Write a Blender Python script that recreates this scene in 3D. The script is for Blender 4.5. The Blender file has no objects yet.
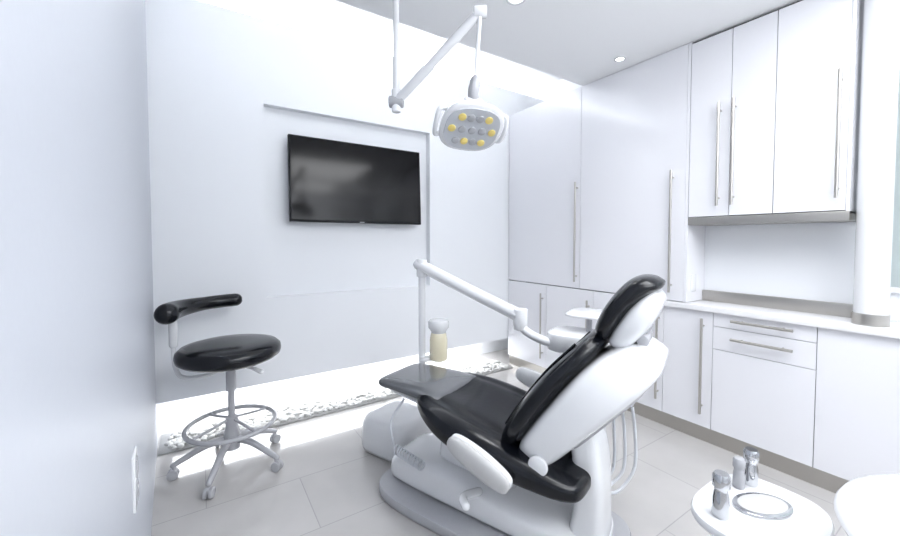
import bpy, bmesh, math, random
from mathutils import Vector, Matrix
random.seed(4)
scene = bpy.context.scene
try:
    scene.view_settings.view_transform = 'Standard'
except Exception:
    pass

# ------------------------------------------------------------ materials
def mat(name, col, rough=0.5, metal=0.0, coat=0.0, emit=None, es=1.0, trans=0.0, bump=0.0, bscale=60, var=0.03, ior=1.45, spec=0.5):
    m = bpy.data.materials.new(name); m.use_nodes = True
    nt = m.node_tree; b = nt.nodes['Principled BSDF']
    tc = nt.nodes.new('ShaderNodeTexCoord')
    nz = nt.nodes.new('ShaderNodeTexNoise'); nz.inputs['Scale'].default_value = bscale
    nt.links.new(tc.outputs['Object'], nz.inputs['Vector'])
    mx = nt.nodes.new('ShaderNodeMix'); mx.data_type = 'RGBA'
    mx.inputs[6].default_value = (*[c*(1-var) for c in col], 1)
    mx.inputs[7].default_value = (*[min(1, c*(1+var)) for c in col], 1)
    nt.links.new(nz.outputs['Fac'], mx.inputs[0])
    nt.links.new(mx.outputs[2], b.inputs['Base Color'])
    b.inputs['Roughness'].default_value = rough
    b.inputs['Metallic'].default_value = metal
    b.inputs['Coat Weight'].default_value = coat
    b.inputs['Coat Roughness'].default_value = 0.08
    b.inputs['Transmission Weight'].default_value = trans
    b.inputs['IOR'].default_value = ior
    b.inputs['Specular IOR Level'].default_value = spec
    if emit:
        b.inputs['Emission Color'].default_value = (*emit, 1)
        b.inputs['Emission Strength'].default_value = es
    if bump > 0:
        bp = nt.nodes.new('ShaderNodeBump'); bp.inputs['Strength'].default_value = bump
        bp.inputs['Distance'].default_value = 0.002
        nt.links.new(nz.outputs['Fac'], bp.inputs['Height'])
        nt.links.new(bp.outputs['Normal'], b.inputs['Normal'])
    return m

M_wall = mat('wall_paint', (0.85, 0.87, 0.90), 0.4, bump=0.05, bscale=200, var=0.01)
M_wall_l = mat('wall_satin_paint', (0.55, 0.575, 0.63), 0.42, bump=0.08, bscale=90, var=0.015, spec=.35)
M_ceil = mat('ceiling_paint', (0.90, 0.91, 0.925), 0.7, var=0.01)
M_cab = mat('cabinet_laminate', (0.815, 0.82, 0.86), 0.18, coat=0.3, var=0.005)
M_carc = mat('cabinet_carcass', (0.22, 0.23, 0.26), 0.5)
M_count = mat('counter_quartz', (0.84, 0.84, 0.86), 0.2, bscale=300, var=0.03)
M_steel = mat('brushed_steel', (0.50, 0.48, 0.45), 0.33, metal=1.0, bscale=400)
M_chrome = mat('chrome', (0.55, 0.56, 0.58), 0.12, metal=1.0)
M_plw = mat('white_enamel', (0.80, 0.81, 0.83), 0.2, coat=0.4, var=0.005)
M_plg = mat('grey_enamel', (0.44, 0.445, 0.47), 0.25, coat=0.3)
M_pad = mat('light_grey_vinyl', (0.54, 0.54, 0.54), 0.4)
M_black = mat('black_vinyl', (0.004, 0.005, 0.008), 0.20, coat=0.0, bump=0.25, bscale=60, var=0.2, spec=0.45)
M_leg = mat('charcoal_vinyl', (0.10, 0.105, 0.115), 0.2, coat=0.8, bump=0.15, bscale=120, var=0.1)
M_blackpl = mat('black_plastic', (0.006, 0.006, 0.008), 0.3, spec=0.3)
M_screen = mat('tv_glass', (0.002, 0.002, 0.003), 0.12, spec=0.35)
M_dark = mat('shadow_gap', (0.02, 0.02, 0.02), 0.8)
M_peb = mat('white_pebbles', (0.55, 0.55, 0.54), 0.5, bscale=12, var=0.35)
M_amber = mat('amber_liquid', (0.80, 0.74, 0.55), 0.15, coat=0.6)
M_yellow = mat('yellow_led', (0.85, 0.68, 0.22), 0.3, coat=.5)
M_lens = mat('led_lens', (0.60, 0.62, 0.66), 0.12, coat=0.8)
M_led = mat('led_emit', (1, 1, 1), 0.5, emit=(0.96, 0.98, 1.0), es=9)
M_glass = mat('window_glass', (0.46, 0.52, 0.52), 0.05, coat=0.8)
M_hose = mat('hose_grey', (0.62, 0.64, 0.68), 0.35)

def floor_mat():
    m = bpy.data.materials.new('porcelain_tile'); m.use_nodes = True
    nt = m.node_tree; b = nt.nodes['Principled BSDF']
    tc = nt.nodes.new('ShaderNodeTexCoord')
    br = nt.nodes.new('ShaderNodeTexBrick')
    br.offset = 0.5; br.squash = 1.0
    br.inputs['Scale'].default_value = 1.0
    br.inputs['Brick Width'].default_value = 0.9
    br.inputs['Row Height'].default_value = 0.45
    br.inputs['Mortar Size'].default_value = 0.0025
    br.inputs['Mortar Smooth'].default_value = 0.1
    br.inputs['Color1'].default_value = (0.56, 0.545, 0.535, 1)
    br.inputs['Color2'].default_value = (0.58, 0.565, 0.555, 1)
    br.inputs['Mortar'].default_value = (0.43, 0.42, 0.42, 1)
    nz = nt.nodes.new('ShaderNodeTexNoise'); nz.inputs['Scale'].default_value = 3; nz.inputs['Detail'].default_value = 6
    mx = nt.nodes.new('ShaderNodeMix'); mx.data_type = 'RGBA'; mx.blend_type = 'MULTIPLY'
    mx.inputs[0].default_value = 0.22
    nt.links.new(tc.outputs['Object'], br.inputs['Vector'])
    nt.links.new(tc.outputs['Object'], nz.inputs['Vector'])
    nt.links.new(br.outputs['Color'], mx.inputs[6]); nt.links.new(nz.outputs['Fac'], mx.inputs[7])
    nt.links.new(mx.outputs[2], b.inputs['Base Color'])
    b.inputs['Roughness'].default_value = 0.07
    b.inputs['Specular IOR Level'].default_value = 0.9
    return m
M_floor = floor_mat()

# ------------------------------------------------------------ helpers
def empty(name, loc=(0, 0, 0), rotz=0.0):
    o = bpy.data.objects.new(name, None); o.empty_display_size = 0.1
    scene.collection.objects.link(o)
    o.location = loc; o.rotation_euler = (0, 0, rotz)
    return o

def finish(name, bm, m, parent=None, smooth=True, ang=40):
    bmesh.ops.recalc_face_normals(bm, faces=bm.faces)
    me = bpy.data.meshes.new(name); bm.to_mesh(me); bm.free()
    o = bpy.data.objects.new(name, me); scene.collection.objects.link(o)
    for mm in (m if isinstance(m, (list, tuple)) else [m]): me.materials.append(mm)
    if smooth:
        for p in me.polygons: p.use_smooth = True
        try: me.set_sharp_from_angle(angle=math.radians(ang))
        except Exception: pass
    if parent: o.parent = parent
    return o

def bm_box(bm, lo, hi, bev=0.0, seg=2):
    r = bmesh.ops.create_cube(bm, size=1.0)
    vs = r['verts']
    for v in vs:
        v.co = Vector([(lo[i]+hi[i])/2 + v.co[i]*(hi[i]-lo[i]) for i in range(3)])
    if bev > 0:
        es = list({e for v in vs for e in v.link_edges})
        bmesh.ops.bevel(bm, geom=es, offset=bev, segments=seg, affect='EDGES', profile=0.5)

def box(name, lo, hi, m, bev=0.0, parent=None, seg=3):
    bm = bmesh.new(); bm_box(bm, lo, hi, bev, seg)
    return finish(name, bm, m, parent, smooth=bev > 0)

def boxes(name, lst, m, parent=None, bev=0.0):
    bm = bmesh.new()
    for lo, hi in lst: bm_box(bm, lo, hi, bev)
    return finish(name, bm, m, parent, smooth=bev > 0)

def frame(d):
    d = d.normalized()
    a = Vector((0, 0, 1)) if abs(d.z) < 0.9 else Vector((1, 0, 0))
    u = d.cross(a).normalized(); v = d.cross(u).normalized()
    return u, v

def bm_rings(bm, rings, cap=True):
    rv = [[bm.verts.new(p) for p in r] for r in rings]
    n = len(rv[0])
    for a, b in zip(rv[:-1], rv[1:]):
        for i in range(n):
            bm.faces.new((a[i], a[(i+1) % n], b[(i+1) % n], b[i]))
    if cap:
        bm.faces.new(rv[0]); bm.faces.new(rv[-1])

def bm_cyl(bm, p0, p1, r0, r1=None, n=20, bev=0.0):
    p0 = Vector(p0); p1 = Vector(p1); r1 = r0 if r1 is None else r1
    u, v = frame(p1-p0); L = (p1-p0).length; d = (p1-p0)/L
    st = [(0, r0), (L, r1)]
    if bev > 0:
        st = [(0, r0-bev), (bev*0.3, r0-bev*0.3), (bev, r0), (L-bev, r1), (L-bev*0.3, r1-bev*0.3), (L, r1-bev)]
    rings = [[p0+d*h+(u*math.cos(2*math.pi*i/n)+v*math.sin(2*math.pi*i/n))*r for i in range(n)] for h, r in st]
    bm_rings(bm, rings)

def cyl(name, p0, p1, r0, m, r1=None, parent=None, n=24, bev=0.0):
    bm = bmesh.new(); bm_cyl(bm, p0, p1, r0, r1, n, bev)
    return finish(name, bm, m, parent)

def catmull(pts, k=8):
    P = [Vector(p) for p in pts]; P = [2*P[0]-P[1]]+P+[2*P[-1]-P[-2]]
    out = []
    for i in range(1, len(P)-2):
        for j in range(k):
            t = j/k
            out.append(0.5*((2*P[i])+(-P[i-1]+P[i+1])*t+(2*P[i-1]-5*P[i]+4*P[i+1]-P[i+2])*t*t+(-P[i-1]+3*P[i]-3*P[i+1]+P[i+2])*t**3))
    out.append(P[-2]); return out

def bm_tube(bm, pts, r, n=12, k=8, smooth=True, round_end=False):
    P = catmull(pts, k) if smooth else [Vector(p) for p in pts]
    N = len(P)
    rr = r if callable(r) else (lambda t: r)
    t0 = (P[1]-P[0]).normalized(); u, v = frame(t0); rings = []
    for i, p in enumerate(P):
        t = (P[min(i+1, N-1)]-P[max(i-1, 0)]).normalized()
        u = (u-t*u.dot(t)).normalized(); v = t.cross(u)
        R = rr(i/(N-1))
        rings.append([p+(u*math.cos(2*math.pi*a/n)+v*math.sin(2*math.pi*a/n))*R for a in range(n)])
        if round_end and i in (0, N-1):
            ex = []
            for q in (0.35, 0.7, 0.93):
                off = (-t if i == 0 else t)*R*q; s = math.sqrt(1-q*q)
                ex.append([p+off+(x-p)*s for x in rings[-1]])
            if i == 0: rings = ex[::-1]+rings
            else: rings += ex
    bm_rings(bm, rings)

def tube(name, pts, r, m, parent=None, n=12, k=8, smooth=True, round_end=False):
    bm = bmesh.new(); bm_tube(bm, pts, r, n, k, smooth, round_end)
    return finish(name, bm, m, parent, ang=60)

def sring(c, U, V, hu, hv, e=3.0, n=32):
    c = Vector(c); U = Vector(U); V = Vector(V); out = []
    for i in range(n):
        a = 2*math.pi*i/n; ca, sa = math.cos(a), math.sin(a)
        x = math.copysign(abs(ca)**(2/e), ca); y = math.copysign(abs(sa)**(2/e), sa)
        out.append(c+U*hu*x+V*hv*y)
    return out

def loft(name, secs, m, parent=None, n=32, sub=1, ang=80):
    bm = bmesh.new()
    bm_rings(bm, [sring(*s, n=n) for s in secs])
    o = finish(name, bm, m, parent, ang=ang)
    if sub:
        md = o.modifiers.new('sub', 'SUBSURF'); md.levels = sub; md.render_levels = sub
    return o

def slab(name, c, hx, hy, z0, z1, e, m, parent=None, bev=0.01, n=48, rot=0):
    U = Vector((math.cos(rot), math.sin(rot), 0)); V = Vector((-math.sin(rot), math.cos(rot), 0))
    bm = bmesh.new(); R = []
    for z, d in ((z0, bev), (z0+bev*.3, bev*.3), (z0+bev, 0), (z1-bev, 0), (z1-bev*.3, bev*.3), (z1, bev)):
        R.append(sring((c[0], c[1], z), U, V, hx-d, hy-d, e, n))
    bm_rings(bm, R)
    return finish(name, bm, m, parent)

def sec_profile(pts, k=4):
    out = []
    P = [pts[0]]+list(pts)+[pts[-1]]
    for i in range(1, len(P)-2):
        for j in range(k):
            t = j/k
            out.append(tuple(0.5*((2*b)+(-a+c)*t+(2*a-5*b+4*c-d)*t*t+(-a+3*b-3*c+d)*t**3) for a, b, c, d in zip(P[i-1], P[i], P[i+1], P[i+2])))
    out.append(tuple(pts[-1])); return out

# ------------------------------------------------------------ room shell
H = 1.36
box('floor', (-1.7, -1.7, -0.05), (3.5, 3.65, 0.0), M_floor)
def wl(y): return -0.1065-0.05*y
bm = bmesh.new()
q = [(wl(.15), .15), (wl(3.6), 3.6), (wl(3.6)-.12, 3.6), (wl(.15)-.12, .15)]
lo = [bm.verts.new((x, y, 0)) for x, y in q]; hi = [bm.verts.new((x, y, 3.15)) for x, y in q]
bm.faces.new(lo); bm.faces.new(hi)
for i in range(4): bm.faces.new((lo[i], lo[(i+1) % 4], hi[(i+1) % 4], hi[i]))
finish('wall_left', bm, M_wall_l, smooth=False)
box('wall_entry', (-1.7, .15, 0), (wl(.15)-.1, .27, 2.7), M_wall)
box('wall_entry_side', (-1.7, -1.7, 0), (-1.6, .15, 2.7), M_wall)
box('wall_rear', (-1.6, -1.7, 0), (3.4, -1.6, 2.7), M_wall)
box('wall_right', (3.4, -1.7, 0), (3.5, 3.55, 3.15), M_wall)
box('wall_back_outer', (-.35, 3.55, 0), (3.5, 3.65, 3.15), M_wall)
Y0 = 3.11
rx0, rx1, rz0, rz1 = .407, 1.815, .93, 2.36
TH = .14
bm = bmesh.new()
for lo_, hi_ in [((-.262, Y0, .285), (rx0, Y0+TH, 2.97)), ((rx1, Y0, .285), (3.4, Y0+TH, 2.97)),
               ((rx0, Y0, .285), (rx1, Y0+TH, rz0)), ((rx0, Y0, rz1), (rx1, Y0+TH, 2.97)),
               ((rx0, Y0+.065, rz0), (rx1, Y0+TH, rz1))]:
    bm_box(bm, lo_, hi_)
finish('wall_back', bm, M_wall, smooth=False)
boxes('ceiling', [((-1.7, -1.7, 2.70), (3.4, 2.17, 2.80))], M_ceil)
boxes('ceiling_cove', [((-.4, 1.5, 3.15), (3.5, 3.65, 3.2)), ((-.4, 1.45, 2.8), (3.4, 1.5, 3.15))], M_ceil)

# pebble bed along back wall
bm = bmesh.new()
bm_box(bm, (-.25, 2.97, 0.0), (2.75, 3.26, 0.012))
for i in range(850):
    x = random.uniform(-.2, 2.72); y = random.uniform(2.985, 3.24); r = random.uniform(.013, .024)
    mt = Matrix.Translation((x, y, .012+r*.35)) @ Matrix.Rotation(random.random()*6, 4, 'Z') @ Matrix.Diagonal((1.3, .9, .65, 1))
    bmesh.ops.create_icosphere(bm, subdivisions=2, radius=r, matrix=mt)
finish('pebble_bed', bm, M_peb, ang=180)

boxes('cove_led_strip', [((-.2, 3.33, 2.92), (3.3, 3.37, 2.935))], M_led)
boxes('cove_led_strip_mount', [((-.27, 3.25, 2.89), (3.38, 3.40, 2.92))], M_ceil)
boxes('underwall_led_strip', [((-.2, 3.20, .27), (2.75, 3.22, .284))], M_led)

for i, (x, y) in enumerate([(1.49, 1.60), (2.62, 1.70)]):
    e = empty('recessed_downlight', (x, y, 2.70))
    bm = bmesh.new()
    rings = []
    k_ = 1.0 if i == 0 else .7
    for r, z in ((.055, 0), (.055, -.006), (.042, -.006), (.036, .0), (.036, -.001)):
        rings.append([Vector((k_*r*math.cos(a*math.pi/16), k_*r*math.sin(a*math.pi/16), z)) for a in range(32)])
    bm_rings(bm, rings)
    finish('trim_ring', bm, M_plw, e)
    cyl('lamp_disc', (0, 0, -.004), (0, 0, -.002), .035*k_, M_led, parent=e)

# ------------------------------------------------------------ cabinets (right wall)
XF = 2.80
def handle(par, name, p0, p1, r=.0085):
    bm = bmesh.new(); p0 = Vector(p0); p1 = Vector(p1)
    bm_cyl(bm, p0, p1, r, n=12)
    d = (p1-p0).normalized()
    for q_ in (p0+d*.05, p1-d*.05):
        bm_cyl(bm, q_, q_+Vector((.037, 0, 0)), r*.7, n=10)
    return finish(name, bm, M_steel, par)
def door(par, name, y0, y1, z0, z1, xf=XF, g=.0016):
    return box(name, (xf, y0+g, z0+g), (xf+.02, y1-g, z1-g), M_cab, .001, par, 1)
HX = XF-.036
SB = 1.29
t = empty('tall_cabinet', (0, 0, 0))
box('carcass', (XF+.021, SB+.02, .931), (3.395, 3.105, 2.698), M_carc, 0, t)
box('side_panel', (XF+.0005, SB, .929), (3.395, SB+.018, 2.6985), M_cab, 0, t)
door(t, 'door_a', 2.175, 3.105, .93, 2.698); door(t, 'door_b', SB+.018, 2.175, .93, 2.698)
handle(t, 'handle_a', (HX, 2.205, .99), (HX, 2.205, 1.87)); handle(t, 'handle_b', (HX, 1.39, .99), (HX, 1.39, 1.85))
box('outlet', (2.86, SB-.006, 1.0), (2.93, SB+.0002, 1.12), M_plw, .003, t)
b = empty('base_cabinet', (0, 0, 0))
box('carcass', (XF+.021, -.6, .10), (3.395, 3.105, .887), M_carc, 0, b)
box('toe_kick', (XF+.025, -.6, 0.0), (3.395, 3.105, .10), M_steel, 0, b)
ys = [3.105, 2.557, 2.03, 1.70, 1.438, 1.121]
for i in range(5):
    door(b, 'door_%d' % (i+1), ys[i+1], ys[i], .105, .925 if i < 3 else .886)
for i, y in enumerate((2.60, 2.07, 1.655, 1.47, 1.175)):
    handle(b, 'door_handle_%d' % (i+1), (HX, y, .20), (HX, y, .84))
door(b, 'drawer_1', .618, 1.121, .797, .886); door(b, 'drawer_2', .618, 1.121, .648, .797)
door(b, 'door_6', .618, 1.121, .105, .648); door(b, 'door_7', 0.0, .618, .105, .886); door(b, 'door_8', -.6, 0.0, .105, .886)
handle(b, 'drawer_handle_1', (HX, .71, .85), (HX, 1.01, .85)); handle(b, 'drawer_handle_2', (HX, .71, .735), (HX, 1.01, .735))
box('countertop', (XF-.025, -.6, .888), (3.395, 1.72, .925), M_count, .003, b)
w = empty('wall_cabinet', (0, 0, 0))
CE = .512
box('carcass', (XF+.021, CE+.015, 1.52), (3.395, SB-.002, 2.66), M_carc, 0, w)
box('end_panel', (XF+.0, CE, 1.50), (3.395, CE+.014, 2.66), M_cab, 0, w)
box('light_rail', (XF-.002, CE, 1.462), (3.04, SB-.002, 1.512), M_steel, .001, w)
for i, (a, c) in enumerate(((1.05, SB-.002), (.828, 1.05), (CE+.014, .828))):
    door(w, 'door_%d' % (i+1), a, c, 1.515, 2.682)
box('shadow_gap', (XF+.03, CE, 2.662), (3.395, SB-.003, 2.699), M_dark, 0, w)
handle(w, 'handle_1', (HX, 1.105, 1.58), (HX, 1.105, 2.235)); handle(w, 'handle_2', (HX, 1.025, 1.58), (HX, 1.025, 2.24)); handle(w, 'handle_3', (HX, .557, 1.58), (HX, .557, 2.24))
box('wall_niche', (3.06, .45, .926), (3.395, SB-.001, 1.461), M_wall)
box('trim_backsplash', (3.035, .45, .926), (3.059, SB-.001, 1.0), M_steel, .001)
box('wall_right_pier', (3.10, -1.6, .926), (3.395, .449, 2.70), M_wall)
c = empty('round_column', (2.875, .436, 0))
cyl('shaft', (0, 0, .985), (0, 0, 2.70), .064, M_plw, parent=c, n=48)
cyl('steel_collar', (0, 0, .926), (0, 0, .985), .067, M_steel, parent=c, n=48)
wn = empty('window_1', (3.098, 0, 0))
boxes('frame', [((-.02, -.75, 1.08), (.0, -.72, 2.33)), ((-.02, .405, 1.08), (0, .43, 2.33)), ((-.02, -.72, 1.08), (0, .405, 1.11)), ((-.02, -.72, 2.30), (0, .405, 2.33))], M_plw, wn)
box('glass', (-.008, -.72, 1.11), (.0, .405, 2.30), M_glass, 0, wn)

# ------------------------------------------------------------ television
tv = empty('television', (1.128, Y0-.002, 1.828)); tv.rotation_euler = (math.radians(-2.5), 0, 0)
box('housing', (-.562, -.045, -.33), (.562, -.005, .33), M_blackpl, .006, tv)
box('screen', (-.550, -.047, -.312), (.550, -.044, .320), M_screen, 0, tv)
box('wall_mount', (-.2, -.006, -.15), (.2, .058, .15), M_blackpl, 0, tv)
box('logo_badge', (-.02, -.049, -.327), (.02, -.046, -.320), M_plg, 0, tv)

y = 1.43
o = empty('light_switch', (wl(y)+.0, y, .655), rotz=math.radians(2.86))
box('plate', (-.001, -.045, -.08), (.007, .045, .08), M_plw, .002, o)
box('rocker_1', (.006, -.018, .01), (.011, .018, .06), M_plg, .001, o)
box('rocker_2', (.006, -.018, -.06), (.011, .018, -.01), M_plg, .001, o)

# ------------------------------------------------------------ rolling stool
R_ = Vector((.836, -.549, 0)); D_ = Vector((.549, .836, 0))
st = empty('rolling_stool', (.138, 2.60, 0))
def prof(name, pr, m, par, n=48, c=(0, 0)):
    bm = bmesh.new()
    bm_rings(bm, [[Vector((c[0]+r*math.cos(2*math.pi*i/n), c[1]+r*math.sin(2*math.pi*i/n), z)) for i in range(n)] for r, z in pr])
    return finish(name, bm, m, par, ang=50)
prof('seat_cushion', [(.20, .650), (.250, .655), (.272, .672), (.278, .695), (.274, .72), (.255, .738), (.21, .749), (.12, .754), (.01, .754)], M_black, st)
prof('seat_pan', [(.05, .625), (.15, .63), (.22, .642), (.235, .65), (.235, .655), (.01, .656)], M_blackpl, st)
prof('gas_lift', [(.018, .24), (.018, .46), (.027, .462), (.027, .60), (.045, .605), (.055, .635), (.01, .636)], M_plg, st, 24)
prof('hub', [(.02, .10), (.042, .11), (.045, .20), (.034, .24), (.034, .30), (.02, .31)], M_plg, st, 24)
bm = bmesh.new(); N = 48
pts = [(.235*math.cos(2*math.pi*i/N), .235*math.sin(2*math.pi*i/N), .26) for i in range(N+1)]
bm_tube(bm, pts, .0125, 10, smooth=False)
for k in range(4):
    a = k*math.pi/2+.5
    bm_tube(bm, [(.03*math.cos(a), .03*math.sin(a), .29), (.12*math.cos(a), .12*math.sin(a), .275), (.232*math.cos(a), .232*math.sin(a), .26)], .008, 8)
finish('foot_ring', bm, M_plg, st)
bm = bmesh.new(); bmc = bmesh.new()
for k in range(5):
    a = k*2*math.pi/5-0.75; ca, sa = math.cos(a), math.sin(a)
    bm_tube(bm, [(.03*ca, .03*sa, .17), (.13*ca, .13*sa, .155), (.24*ca, .24*sa, .105), (.295*ca, .295*sa, .078)], lambda t: .021-.007*t, 12, round_end=True)
    bm_cyl(bm, (.29*ca, .29*sa, .09), (.29*ca, .29*sa, .055), .010, n=10)
    tx, ty = -sa, ca
    for s in (-1, 1):
        p = Vector((.295*ca, .295*sa, .0285))+Vector((tx, ty, 0))*s*.014
        bm_cyl(bmc, p-Vector((tx, ty, 0))*.009, p+Vector((tx, ty, 0))*.009, .0285, n=20, bev=.004)
    bm_cyl(bm, Vector((.295*ca, .295*sa, .04))-Vector((tx, ty, 0))*.006, Vector((.295*ca, .295*sa, .04))+Vector((tx, ty, 0))*.006, .02, n=14)
finish('star_base', bm, M_plg, st); finish('casters', bmc, M_plg, st)
arc = []
for i in range(9):
    a = math.radians(204-i*(90/8))
    arc.append(R_*(.305*math.cos(a))+D_*(.31*math.sin(a))+Vector((0, 0, .945+.002*i)))
tube('arm_pad', arc, lambda t: .060-.018*min(1, t*1.6), M_black, st, n=20, round_end=True)
pl = R_*(-.325)+D_*(-.02)
tube('arm_post', [pl+Vector((0.02, 0, .92)), pl+Vector((0, 0, .87)), pl+Vector((0, 0, .70)), pl+R_*.01+Vector((0, 0, .60)), pl*.85+Vector((0, 0, .545)), pl*.5+Vector((0, 0, .55)), pl*.1+Vector((0, 0, .60))], .012, M_plw, st)
tube('arm_bracket', [pl+Vector((0, 0, .74)), pl+Vector((0, 0, .89))], .022, M_plw, st, round_end=True)
tube('height_lever', [(0, 0, .62), R_*.14+D_*(-.05)+Vector((0, 0, .615)), R_*.22+D_*(-.07)+Vector((0, 0, .595))], lambda t: .005+.008*t, M_plw, st, round_end=True)

# ------------------------------------------------------------ dental chair
ch = empty('dental_chair', (1.0, 1.93, 0), rotz=math.atan2(-.92, .39))
XU, YU, ZU = Vector((1, 0, 0)), Vector((0, 1, 0)), Vector((0, 0, 1))
slab('base_plate', (.53, 0), .62, .29, 0.0, .055, 4.5, M_plg, ch, .012)
secs = []
for s, hw, zt in sec_profile([(-.04, .10, .12), (-.01, .16, .19), (.15, .19, .235), (.4, .20, .24), (.7, .20, .20), (.95, .19, .16), (1.05, .16, .13), (1.08, .10, .10)], 3):
    secs.append(((s, 0, (zt+.05)/2), YU, ZU, hw, (zt-.05)/2, 4.0))
loft('base_housing', secs, M_plw, ch)
loft('lift_column', [((.45, 0, .15), XU, YU, .24, .11, 4), ((.47, 0, .26), XU, YU, .22, .11, 4), ((.52, 0, .36), XU, YU, .26, .14, 4), ((.52, 0, .40), XU, YU, .30, .18, 4)], M_plw, ch)
loft('seat_frame', [((.20, 0, .45), YU, ZU, .10, .02, 3), ((.24, 0, .43), YU, ZU, .17, .05, 3), ((.5, 0, .40), YU, ZU, .23, .06, 3), ((.85, 0, .36), YU, ZU, .23, .06, 3), ((.95, 0, .36), YU, ZU, .15, .04, 3)], M_plw, ch)
secs = []
for s, hw, zc, th in sec_profile([(-.11, .12, .575, .006), (-.095, .165, .576, .020), (-.06, .187, .577, .026), (.08, .192, .577, .028), (.22, .20, .572, .032), (.34, .22, .556, .036)], 3):
    secs.append(((s, 0, zc), YU, ZU, hw, th, 3.8))
loft('leg_rest', secs, M_leg, ch)
secs = []
for s, hw in ((-.07, .13), (-.03, .165), (.2, .18), (.3, .18), (.34, .1)):
    secs.append(((s, 0, .550-.10*max(0, s)), YU, ZU, hw, .018, 3))
loft('leg_rest_shell', secs, M_plw, ch)
prof_s = sec_profile([(.195, .12, .575, .555), (.21, .21, .595, .525), (.28, .265, .600, .47), (.40, .31, .588, .42), (.55, .325, .560, .385), (.70, .32, .525, .355), (.84, .295, .49, .335), (.95, .27, .45, .33), (1.01, .23, .43, .34), (1.03, .12, .41, .37)], 4)
bm = bmesh.new(); R = []
for s, hw, top, bot in prof_s:
    ring = sring((s, 0, (top+bot)/2), YU, ZU, hw, (top-bot)/2, 3.2, 48)
    amp = .024*max(0, min(1, (s-.22)/.15))*max(0, min(1, (1.0-s)/.1))
    for p in ring:
        if p.z > (top+bot)/2:
            q_ = abs(p.y)/hw
            p.z += -amp*math.exp(-(q_/.5)**2) - .5*amp*math.exp(-((q_-.62)/.05)**2)
    R.append(ring)
bm_rings(bm, R); so = finish('seat_cushion', bm, M_black, ch, ang=80)
md = so.modifiers.new('sub', 'SUBSURF'); md.levels = 1; md.render_levels = 1
A = Vector((.70, 0, .50)); Bp = Vector((1.05, 0, .985)); dd = (Bp-A).normalized(); L = (Bp-A).length
nf = Vector((-dd.z, 0, dd.x))
secs = []
for f, hw, th, off in sec_profile([(-.04, .16, .015, .0), (-.01, .23, .040, .0), (.12, .27, .052, 0.004), (.35, .274, .054, .012), (.6, .262, .052, .012), (.82, .215, .046, .0), (.95, .15, .036, -.005), (1.0, .08, .014, -.01)], 3):
    secs.append((A+dd*L*f+nf*off, YU, nf, hw, th, 3.0))
loft('back_cushion', secs, M_black, ch)
for s in (-1, 1):
    pp = [A+dd*L*f+nf*(o_+.049)+YU*s*w_ for f, o_, w_ in ((.05, .0, .17), (.3, .010, .185), (.6, .011, .17), (.85, -.004, .12))]
    tube('piping_%d' % (s+2), pp, .005, M_black, ch, n=8)
secs = []
for f, hw, th, off in sec_profile([(.0, .14, .04, -.100), (.04, .22, .062, -.102), (.18, .262, .080, -.110), (.45, .272, .090, -.118), (.72, .262, .098, -.130), (.93, .225, .094, -.150), (1.06, .18, .072, -.172), (1.13, .12, .035, -.190)], 3):
    secs.append((A+dd*L*f+nf*off, YU, nf, hw, th, 5.5))
loft('back_shell', secs, M_plw, ch)
secs = []
for f, hw, th, off in sec_profile([(.25, .08, .01, -.200), (.28, .13, .016, -.203), (.6, .15, .018, -.219), (.85, .13, .016, -.236), (.9, .08, .01, -.236)], 3):
    secs.append((A+dd*L*f+nf*off, YU, nf, hw, th, 4))
loft('back_cover_plate', secs, M_plg, ch)
for s in (-1, 1):
    tg = 'near' if s < 0 else 'far'
    hc = Vector((.86, s*.250, .47))
    cyl('hinge_cap_'+tg, hc, hc+YU*s*.022, .040, M_plw, parent=ch, n=32, bev=.008)
A2 = Vector((1.06, 0, .965)); B2 = Vector((1.205, 0, 1.205)); d2 = (B2-A2).normalized(); L2 = (B2-A2).length; n2 = Vector((-d2.z, 0, d2.x))
secs = []
for f, hw, th, off in sec_profile([(-.03, .07, .014, .01), (.03, .115, .034, .016), (.25, .142, .043, .022), (.55, .15, .045, .022), (.85, .14, .048, .006), (1.02, .115, .043, -.018), (1.10, .06, .02, -.035)], 3):
    secs.append((A2+d2*L2*f+n2*off, YU, n2, hw, th, 2.7))
loft('headrest_cushion', secs, M_black, ch)
secs = []
for f, hw, th, off in sec_profile([(-.02, .07, .02, -.050), (.05, .11, .038, -.050), (.4, .134, .052, -.056), (.7, .128, .048, -.058), (.90, .095, .032, -.060), (.95, .05, .012, -.058)], 3):
    secs.append((A2+d2*L2*f+n2*off, YU, n2, hw, th, 3.4))
loft('headrest_shell', secs, M_plw, ch)
loft('headrest_bar', [(Bp-dd*.15-nf*.10, YU, nf, .03, .010, 4), (A2+d2*.08-n2*.11, YU, n2, .03, .010, 4), (A2+d2*.14-n2*.105, YU, n2, .028, .008, 4)], M_plg, ch, sub=0)
cyl('headrest_knob', A2+d2*.08-n2*.115+YU*-.07, A2+d2*.08-n2*.115+YU*.07, .022, M_plg, parent=ch, bev=.004)
loft('back_strut', [((1.0, 0, .04), XU, YU, .09, .14, 4), ((1.0, 0, .15), XU, YU, .07, .13, 4), ((1.02, 0, .32), XU, YU, .055, .12, 4), ((1.0, 0, .45), XU, YU, .065, .12, 4), ((.98, 0, .58), XU, YU, .06, .11, 4)], M_plw, ch)
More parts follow.
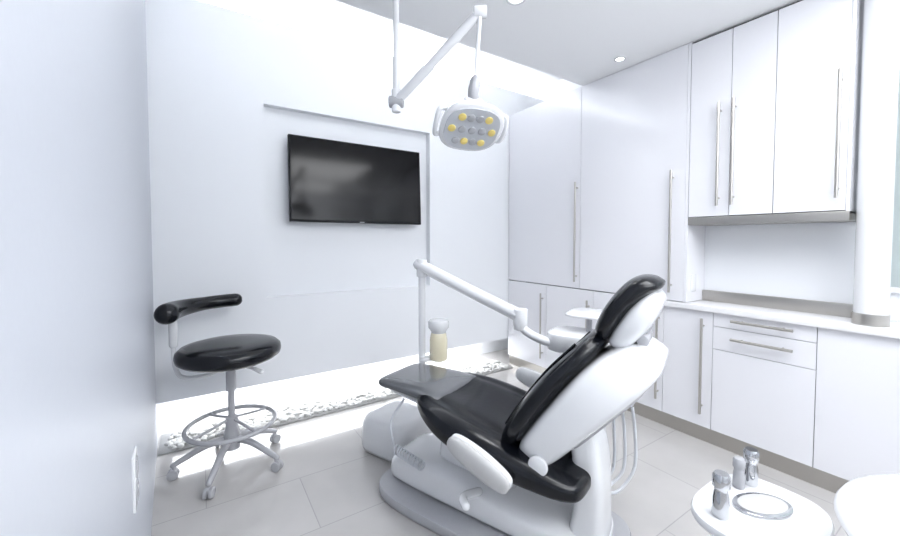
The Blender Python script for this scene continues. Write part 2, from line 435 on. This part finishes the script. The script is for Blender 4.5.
for s in (-1, 1):
    tg = 'near' if s < 0 else 'far'
    a0 = Vector((.505, s*.358, .515)) if s < 0 else Vector((.50, s*.355, .60))
    a1 = Vector((.785, s*.358, .405)) if s < 0 else Vector((.78, s*.355, .53))
    ad = (a1-a0).normalized(); an = Vector((-ad.z, 0, ad.x)); AL = (a1-a0).length
    sp, sc = [], []
    for f, hh, th in sec_profile([(0, .010, .006), (.04, .030, .014), (.2, .042, .020), (.5, .048, .022), (.8, .042, .020), (.96, .030, .014), (1, .010, .006)], 3):
        sp.append((a0+ad*AL*f+YU*s*.010, an, YU, hh, th, 2.4)); sc.append((a0+ad*AL*f-YU*s*.012, an, YU, hh*1.12, th, 2.4))
    loft('armrest_pad_'+tg, sp, M_pad, ch); loft('armrest_shell_'+tg, sc, M_plw, ch)
    mid = (a0+a1)/2
    tube('armrest_bracket_'+tg, [mid-YU*s*.01, Vector((.66, s*.30, .36)), Vector((.66, s*.18, .36))], .02, M_plw, ch)
tube('foot_switch_bar', [(.56, -.20, .22), (.56, -.33, .27), (.60, -.38, .275)], .018, M_plw, ch, round_end=True)
coil = [Vector((.06+.0022*i, -.20+.02*math.cos(i*.8), .26+.02*math.sin(i*.8)-.0004*i)) for i in range(80)]
tube('coiled_hose', coil, .0055, M_hose, ch, n=8, k=3)
tube('cable_loop', [(.05, -.12, .50), (.02, -.19, .40), (.05, -.21, .30), (.06, -.19, .26)], .006, M_hose, ch)
cyl('base_cap', (1.0, -.19, .055), (1.0, -.19, .066), .035, M_plg, parent=ch)

# utility box + post + arm + delivery unit
du = empty('delivery_unit', (0, 0, 0))
U1 = math.radians(-67)
UA = Vector((math.cos(U1), math.sin(U1), 0)); UB = Vector((-math.sin(U1), math.cos(U1), 0))
loft('junction_box', [((1.06, 2.25, z_), UA, UB, r_, r_, 5) for z_, r_ in ((0, .175), (.02, .185), (.16, .185), (.225, .17), (.25, .13))], M_plw, du)
px_, py_ = 1.205, 2.17
bm = bmesh.new(); bm_cyl(bm, (px_, py_, .20), (px_, py_, 1.20), .022); bm_cyl(bm, (px_, py_, 1.12), (px_, py_, 1.235), .034, bev=.006)
finish('post', bm, M_plw, du)
tube('swing_arm', [(px_-.01, py_+.02, 1.20), (1.28, 2.0, 1.12), (1.38, 1.78, 1.03), (1.475, 1.565, .945)], .037, M_plw, du, n=20, round_end=True)
cyl('elbow', (1.485, 1.545, .86), (1.485, 1.545, .98), .040, M_plw, parent=du, bev=.008)
tube('lower_arm', [(1.485, 1.545, .89), (1.50, 1.50, .85), (1.56, 1.41, .81), (1.66, 1.33, .795)], .024, M_plw, du, n=14)
slab('instrument_head', (1.70, 1.33), .15, .13, .765, .865, 3.5, M_plw, du, .02, rot=U1)
slab('tray', (1.84, 1.25), .20, .14, .945, .958, 6, M_plw, du, .005, rot=U1)
cyl('tray_stem', (1.76, 1.30, .86), (1.76, 1.30, .95), .015, M_plg, parent=du)
slab('cuspidor_arm', (1.245, 2.145), .06, .03, .57, .595, 4, M_plw, du, .006, rot=0)
jc = (1.29, 2.10)
prof('filter_jar', [(.045, .575), (.056, .582), (.058, .61), (.058, .71), (.050, .75), (.04, .765), (.01, .766)], M_amber, du, 28, jc)
prof('jar_lid', [(.045, .755), (.048, .765), (.066, .79), (.068, .825), (.060, .84), (.01, .843)], M_plw, du, 28, jc)

inv = (Matrix.Translation((1.0, 1.93, 0)) @ Matrix.Rotation(math.atan2(-.92, .39), 4, 'Z')).inverted()
def att(o_):
    o_.parent = ch; o_.matrix_parent_inverse = inv
att(tube('assistant_arm', [(1.42, 1.13, .34), (1.60, 1.22, .40), (1.68, 1.22, .54), (1.71, 1.16, .60)], .016, M_plw))
att(slab('assistant_holder', (1.72, 1.12), .05, .10, .58, .62, 4, M_plw, None, .008, rot=.3))
bm = bmesh.new(); bmh = bmesh.new()
for i in range(4):
    x = 1.745-.018*i; y_ = 1.04+.045*i
    bm_cyl(bmh, (x, y_, .55), (x-.02, y_, .70), .011, .008, n=12, bev=.002)
    bm_tube(bm, [(x, y_, .56), (x+.015, y_-.01, .42), (x-.0, y_-.02, .26-.02*i), (x-.07, y_+.0, .17), (x-.15, y_+.01, .17), (x-.22, y_+.0, .28)], .0075, 8)
att(finish('assistant_hoses', bm, M_hose)); att(finish('assistant_handpieces', bmh, M_chrome))

# ------------------------------------------------------------ dental light
dl = empty('dental_operatory_light', (0, 0, 0))
P0 = Vector((.82, 1.73, 2.04)); P1 = Vector((1.045, 1.35, 2.36))
cyl('ceiling_canopy', (P0.x, P0.y, 2.66), (P0.x, P0.y, 2.70), .07, M_plw, parent=dl, bev=.008)
cyl('drop_pole', (P0.x, P0.y, 2.02), (P0.x, P0.y, 2.68), .015, M_plw, parent=dl)
cyl('drop_pole_sleeve', (P0.x, P0.y, 1.99), (P0.x, P0.y, 2.10), .022, M_plw, parent=dl, bev=.004)
dA = (P1-P0).normalized()
tube('spring_arm', [P0, P0+dA*.15, P1-dA*.1, P1], .021, M_plw, dl, n=16, smooth=False, round_end=True)
cyl('arm_pivot', P0+R_*(-.035), P0+R_*.035, .028, M_plg, parent=dl, bev=.004)
cyl('arm_pivot_top', P1+R_*(-.028), P1+R_*.028, .026, M_plw, parent=dl, bev=.004)
cyl('head_rod', P1, (P1.x-.02, P1.y+.01, 2.03), .010, M_plw, parent=dl)
HC = Vector((1.01, 1.37, 1.865))
nn = Vector((-.22, -.56, -.80)).normalized()
rr = R_ - nn*R_.dot(nn); rr.normalize()
vv = nn.cross(rr).normalized()
if vv.z < 0: vv = -vv
ang_ = math.radians(14)
rr, vv = (rr*math.cos(ang_)-vv*math.sin(ang_)), (vv*math.cos(ang_)+rr*math.sin(ang_))
def hp(a, b_, c_): return HC+rr*a+vv*b_+nn*c_
loft('head_housing', [(hp(0, 0, -.095), rr, vv, .04, .03, 2.5), (hp(0, 0, -.08), rr, vv, .08, .06, 2.4), (hp(0, 0, -.04), rr, vv, .12, .10, 2.5), (hp(0, 0, .0), rr, vv, .14, .123, 2.6), (hp(0, 0, .02), rr, vv, .143, .125, 2.7), (hp(0, 0, .028), rr, vv, .136, .119, 2.7)], M_plw, dl)
loft('reflector_face', [(hp(0, 0, .022), rr, vv, .122, .105, 2.7), (hp(0, 0, .031), rr, vv, .122, .105, 2.7)], M_lens, dl, sub=0)
bm = bmesh.new(); bmy = bmesh.new()
for j, row in enumerate(((-.060, -.02, .02, .060), (-.092, -.046, 0, .046, .092), (-.060, -.02, .02, .060))):
    for i, a in enumerate(row):
        bb = (.060, 0, -.060)[j]
        yel = (j, i) in ((0, 0), (0, 3), (1, 0), (1, 4), (2, 1), (2, 3))
        bm_cyl(bmy if yel else bm, hp(a, bb, .029), hp(a, bb, .037), .0175, n=16, bev=.003)
finish('led_lenses', bm, M_plg, dl); finish('led_lenses_yellow', bmy, M_yellow, dl)
for s in (-1, 1):
    tube('handle_%s' % ('left' if s < 0 else 'right'), [hp(s*.12, .05, -.03), hp(s*.152, .055, -.01), hp(s*.160, 0, .01), hp(s*.152, -.055, .01), hp(s*.12, -.06, -.01)], .010, M_plw, dl, round_end=True)
tube('yoke', [Vector((P1.x-.02, P1.y+.01, 2.06)), Vector((P1.x-.025, P1.y+.015, 2.01)), hp(.02, .03, -.10), hp(0, 0, -.07)], .024, M_plg, dl, round_end=True)
cyl('yoke_joint', hp(-.03, .05, -.09), hp(.05, .05, -.09), .026, M_plw, parent=dl, bev=.004)

# ------------------------------------------------------------ instrument cart (front right)
ic = empty('instrument_cart', (1.295, .395, 0))
slab('top', (0.01, 0), .185, .14, .57, .60, 3.0, M_plw, ic, .012)
cyl('column', (0, 0, .08), (0, 0, .575), .03, M_plg, parent=ic)
prof('foot', [(.16, 0), (.17, .01), (.16, .035), (.06, .07), (.03, .09)], M_plw, ic, 40)
slab('instrument_plate', (.03, .0), .082, .052, .60, .608, 2, M_chrome, ic, .003, rot=-.45)
slab('instrument_plate_face', (.03, .0), .070, .041, .607, .610, 2, M_pad, ic, .001, rot=-.45)
for nm, (x, y_), h_, r_ in (('syringe_body', (-.110, .050), .12, .021), ('bottle_small', (.077, .074), .09, .016), ('bottle_tall', (.125, .060), .11, .020)):
    prof(nm, [(r_*.9, .60), (r_, .605), (r_*.92, .60+h_*.45), (r_*.78, .60+h_*.6), (r_*.78, .60+h_*.66), (r_*1.02, .60+h_*.7), (r_*1.02, .60+h_*.93), (r_*.8, .60+h_), (.002, .60+h_)], M_chrome if nm != 'bottle_small' else M_plg, ic, 24, (x, y_))

rt = empty('round_side_table', (1.32, -.09, 0))
prof('top', [(.30, .715), (.328, .72), (.335, .732), (.328, .745), (.31, .75), (.01, .75)], M_plw, rt, 64)
cyl('pedestal', (0, 0, .02), (0, 0, .72), .035, M_plg, parent=rt)
prof('foot', [(.22, 0), (.22, .012), (.06, .03), (.04, .05)], M_plg, rt, 48)

# ------------------------------------------------------------ lights
def area(name, loc, rot, sx, sy, e, col=(0.97, 0.982, 1.0)):
    l = bpy.data.lights.new(name, 'AREA'); l.shape = 'RECTANGLE'; l.size = sx; l.size_y = sy; l.energy = e; l.color = col
    o_ = bpy.data.objects.new(name, l); o_.location = loc; o_.rotation_euler = rot; scene.collection.objects.link(o_)
    return o_
area('added_room_fill', (1.6, .2, 2.69), (0, 0, 0), 1.2, 1.0, 31)  # added out-of-view fill for soft room light, not an actual panel
area('added_room_fill.001', (1.3, -1.0, 2.69), (0, 0, 0), 1.6, .8, 24)  # second added fill, unseen behind the camera
area('cove_light', (1.5, 3.36, 2.95), (math.radians(180), 0, 0), 3.4, .12, 28)
area('cove_light.001', (1.5, 1.85, 2.82), (math.radians(180), 0, 0), 3.4, .12, 20)
area('added_ceiling_fill', (1.3, -1.1, 1.9), (math.radians(180), 0, 0), 2.4, .3, 52)  # added upward fill behind the camera, only there to brighten the ceiling
area('underwall_light', (1.25, 3.36, .275), (0, 0, 0), 2.9, .25, 17)
for (x, y_) in ((1.49, 1.60), (2.2, 1.70)):
    l = bpy.data.lights.new('downlight_lamp', 'SPOT'); l.energy = 24; l.spot_size = 1.9; l.spot_blend = 1; l.shadow_soft_size = .12; l.color = (.98, .985, 1)
    o_ = bpy.data.objects.new('downlight_lamp', l); o_.location = (x, y_, 2.685); scene.collection.objects.link(o_)

wd = bpy.data.worlds.new('world'); scene.world = wd; wd.use_nodes = True
wd.node_tree.nodes['Background'].inputs[0].default_value = (.8, .88, 1, 1); wd.node_tree.nodes['Background'].inputs[1].default_value = .5

cd = bpy.data.cameras.new('camera'); cam = bpy.data.objects.new('camera', cd); scene.collection.objects.link(cam)
cam.location = (0, 0, H); cam.rotation_euler = (math.radians(88), 0, math.radians(-33.3))
cd.sensor_width = 36; cd.lens = 15.2; cd.shift_y = -.0163; cd.clip_start = .01
scene.camera = cam
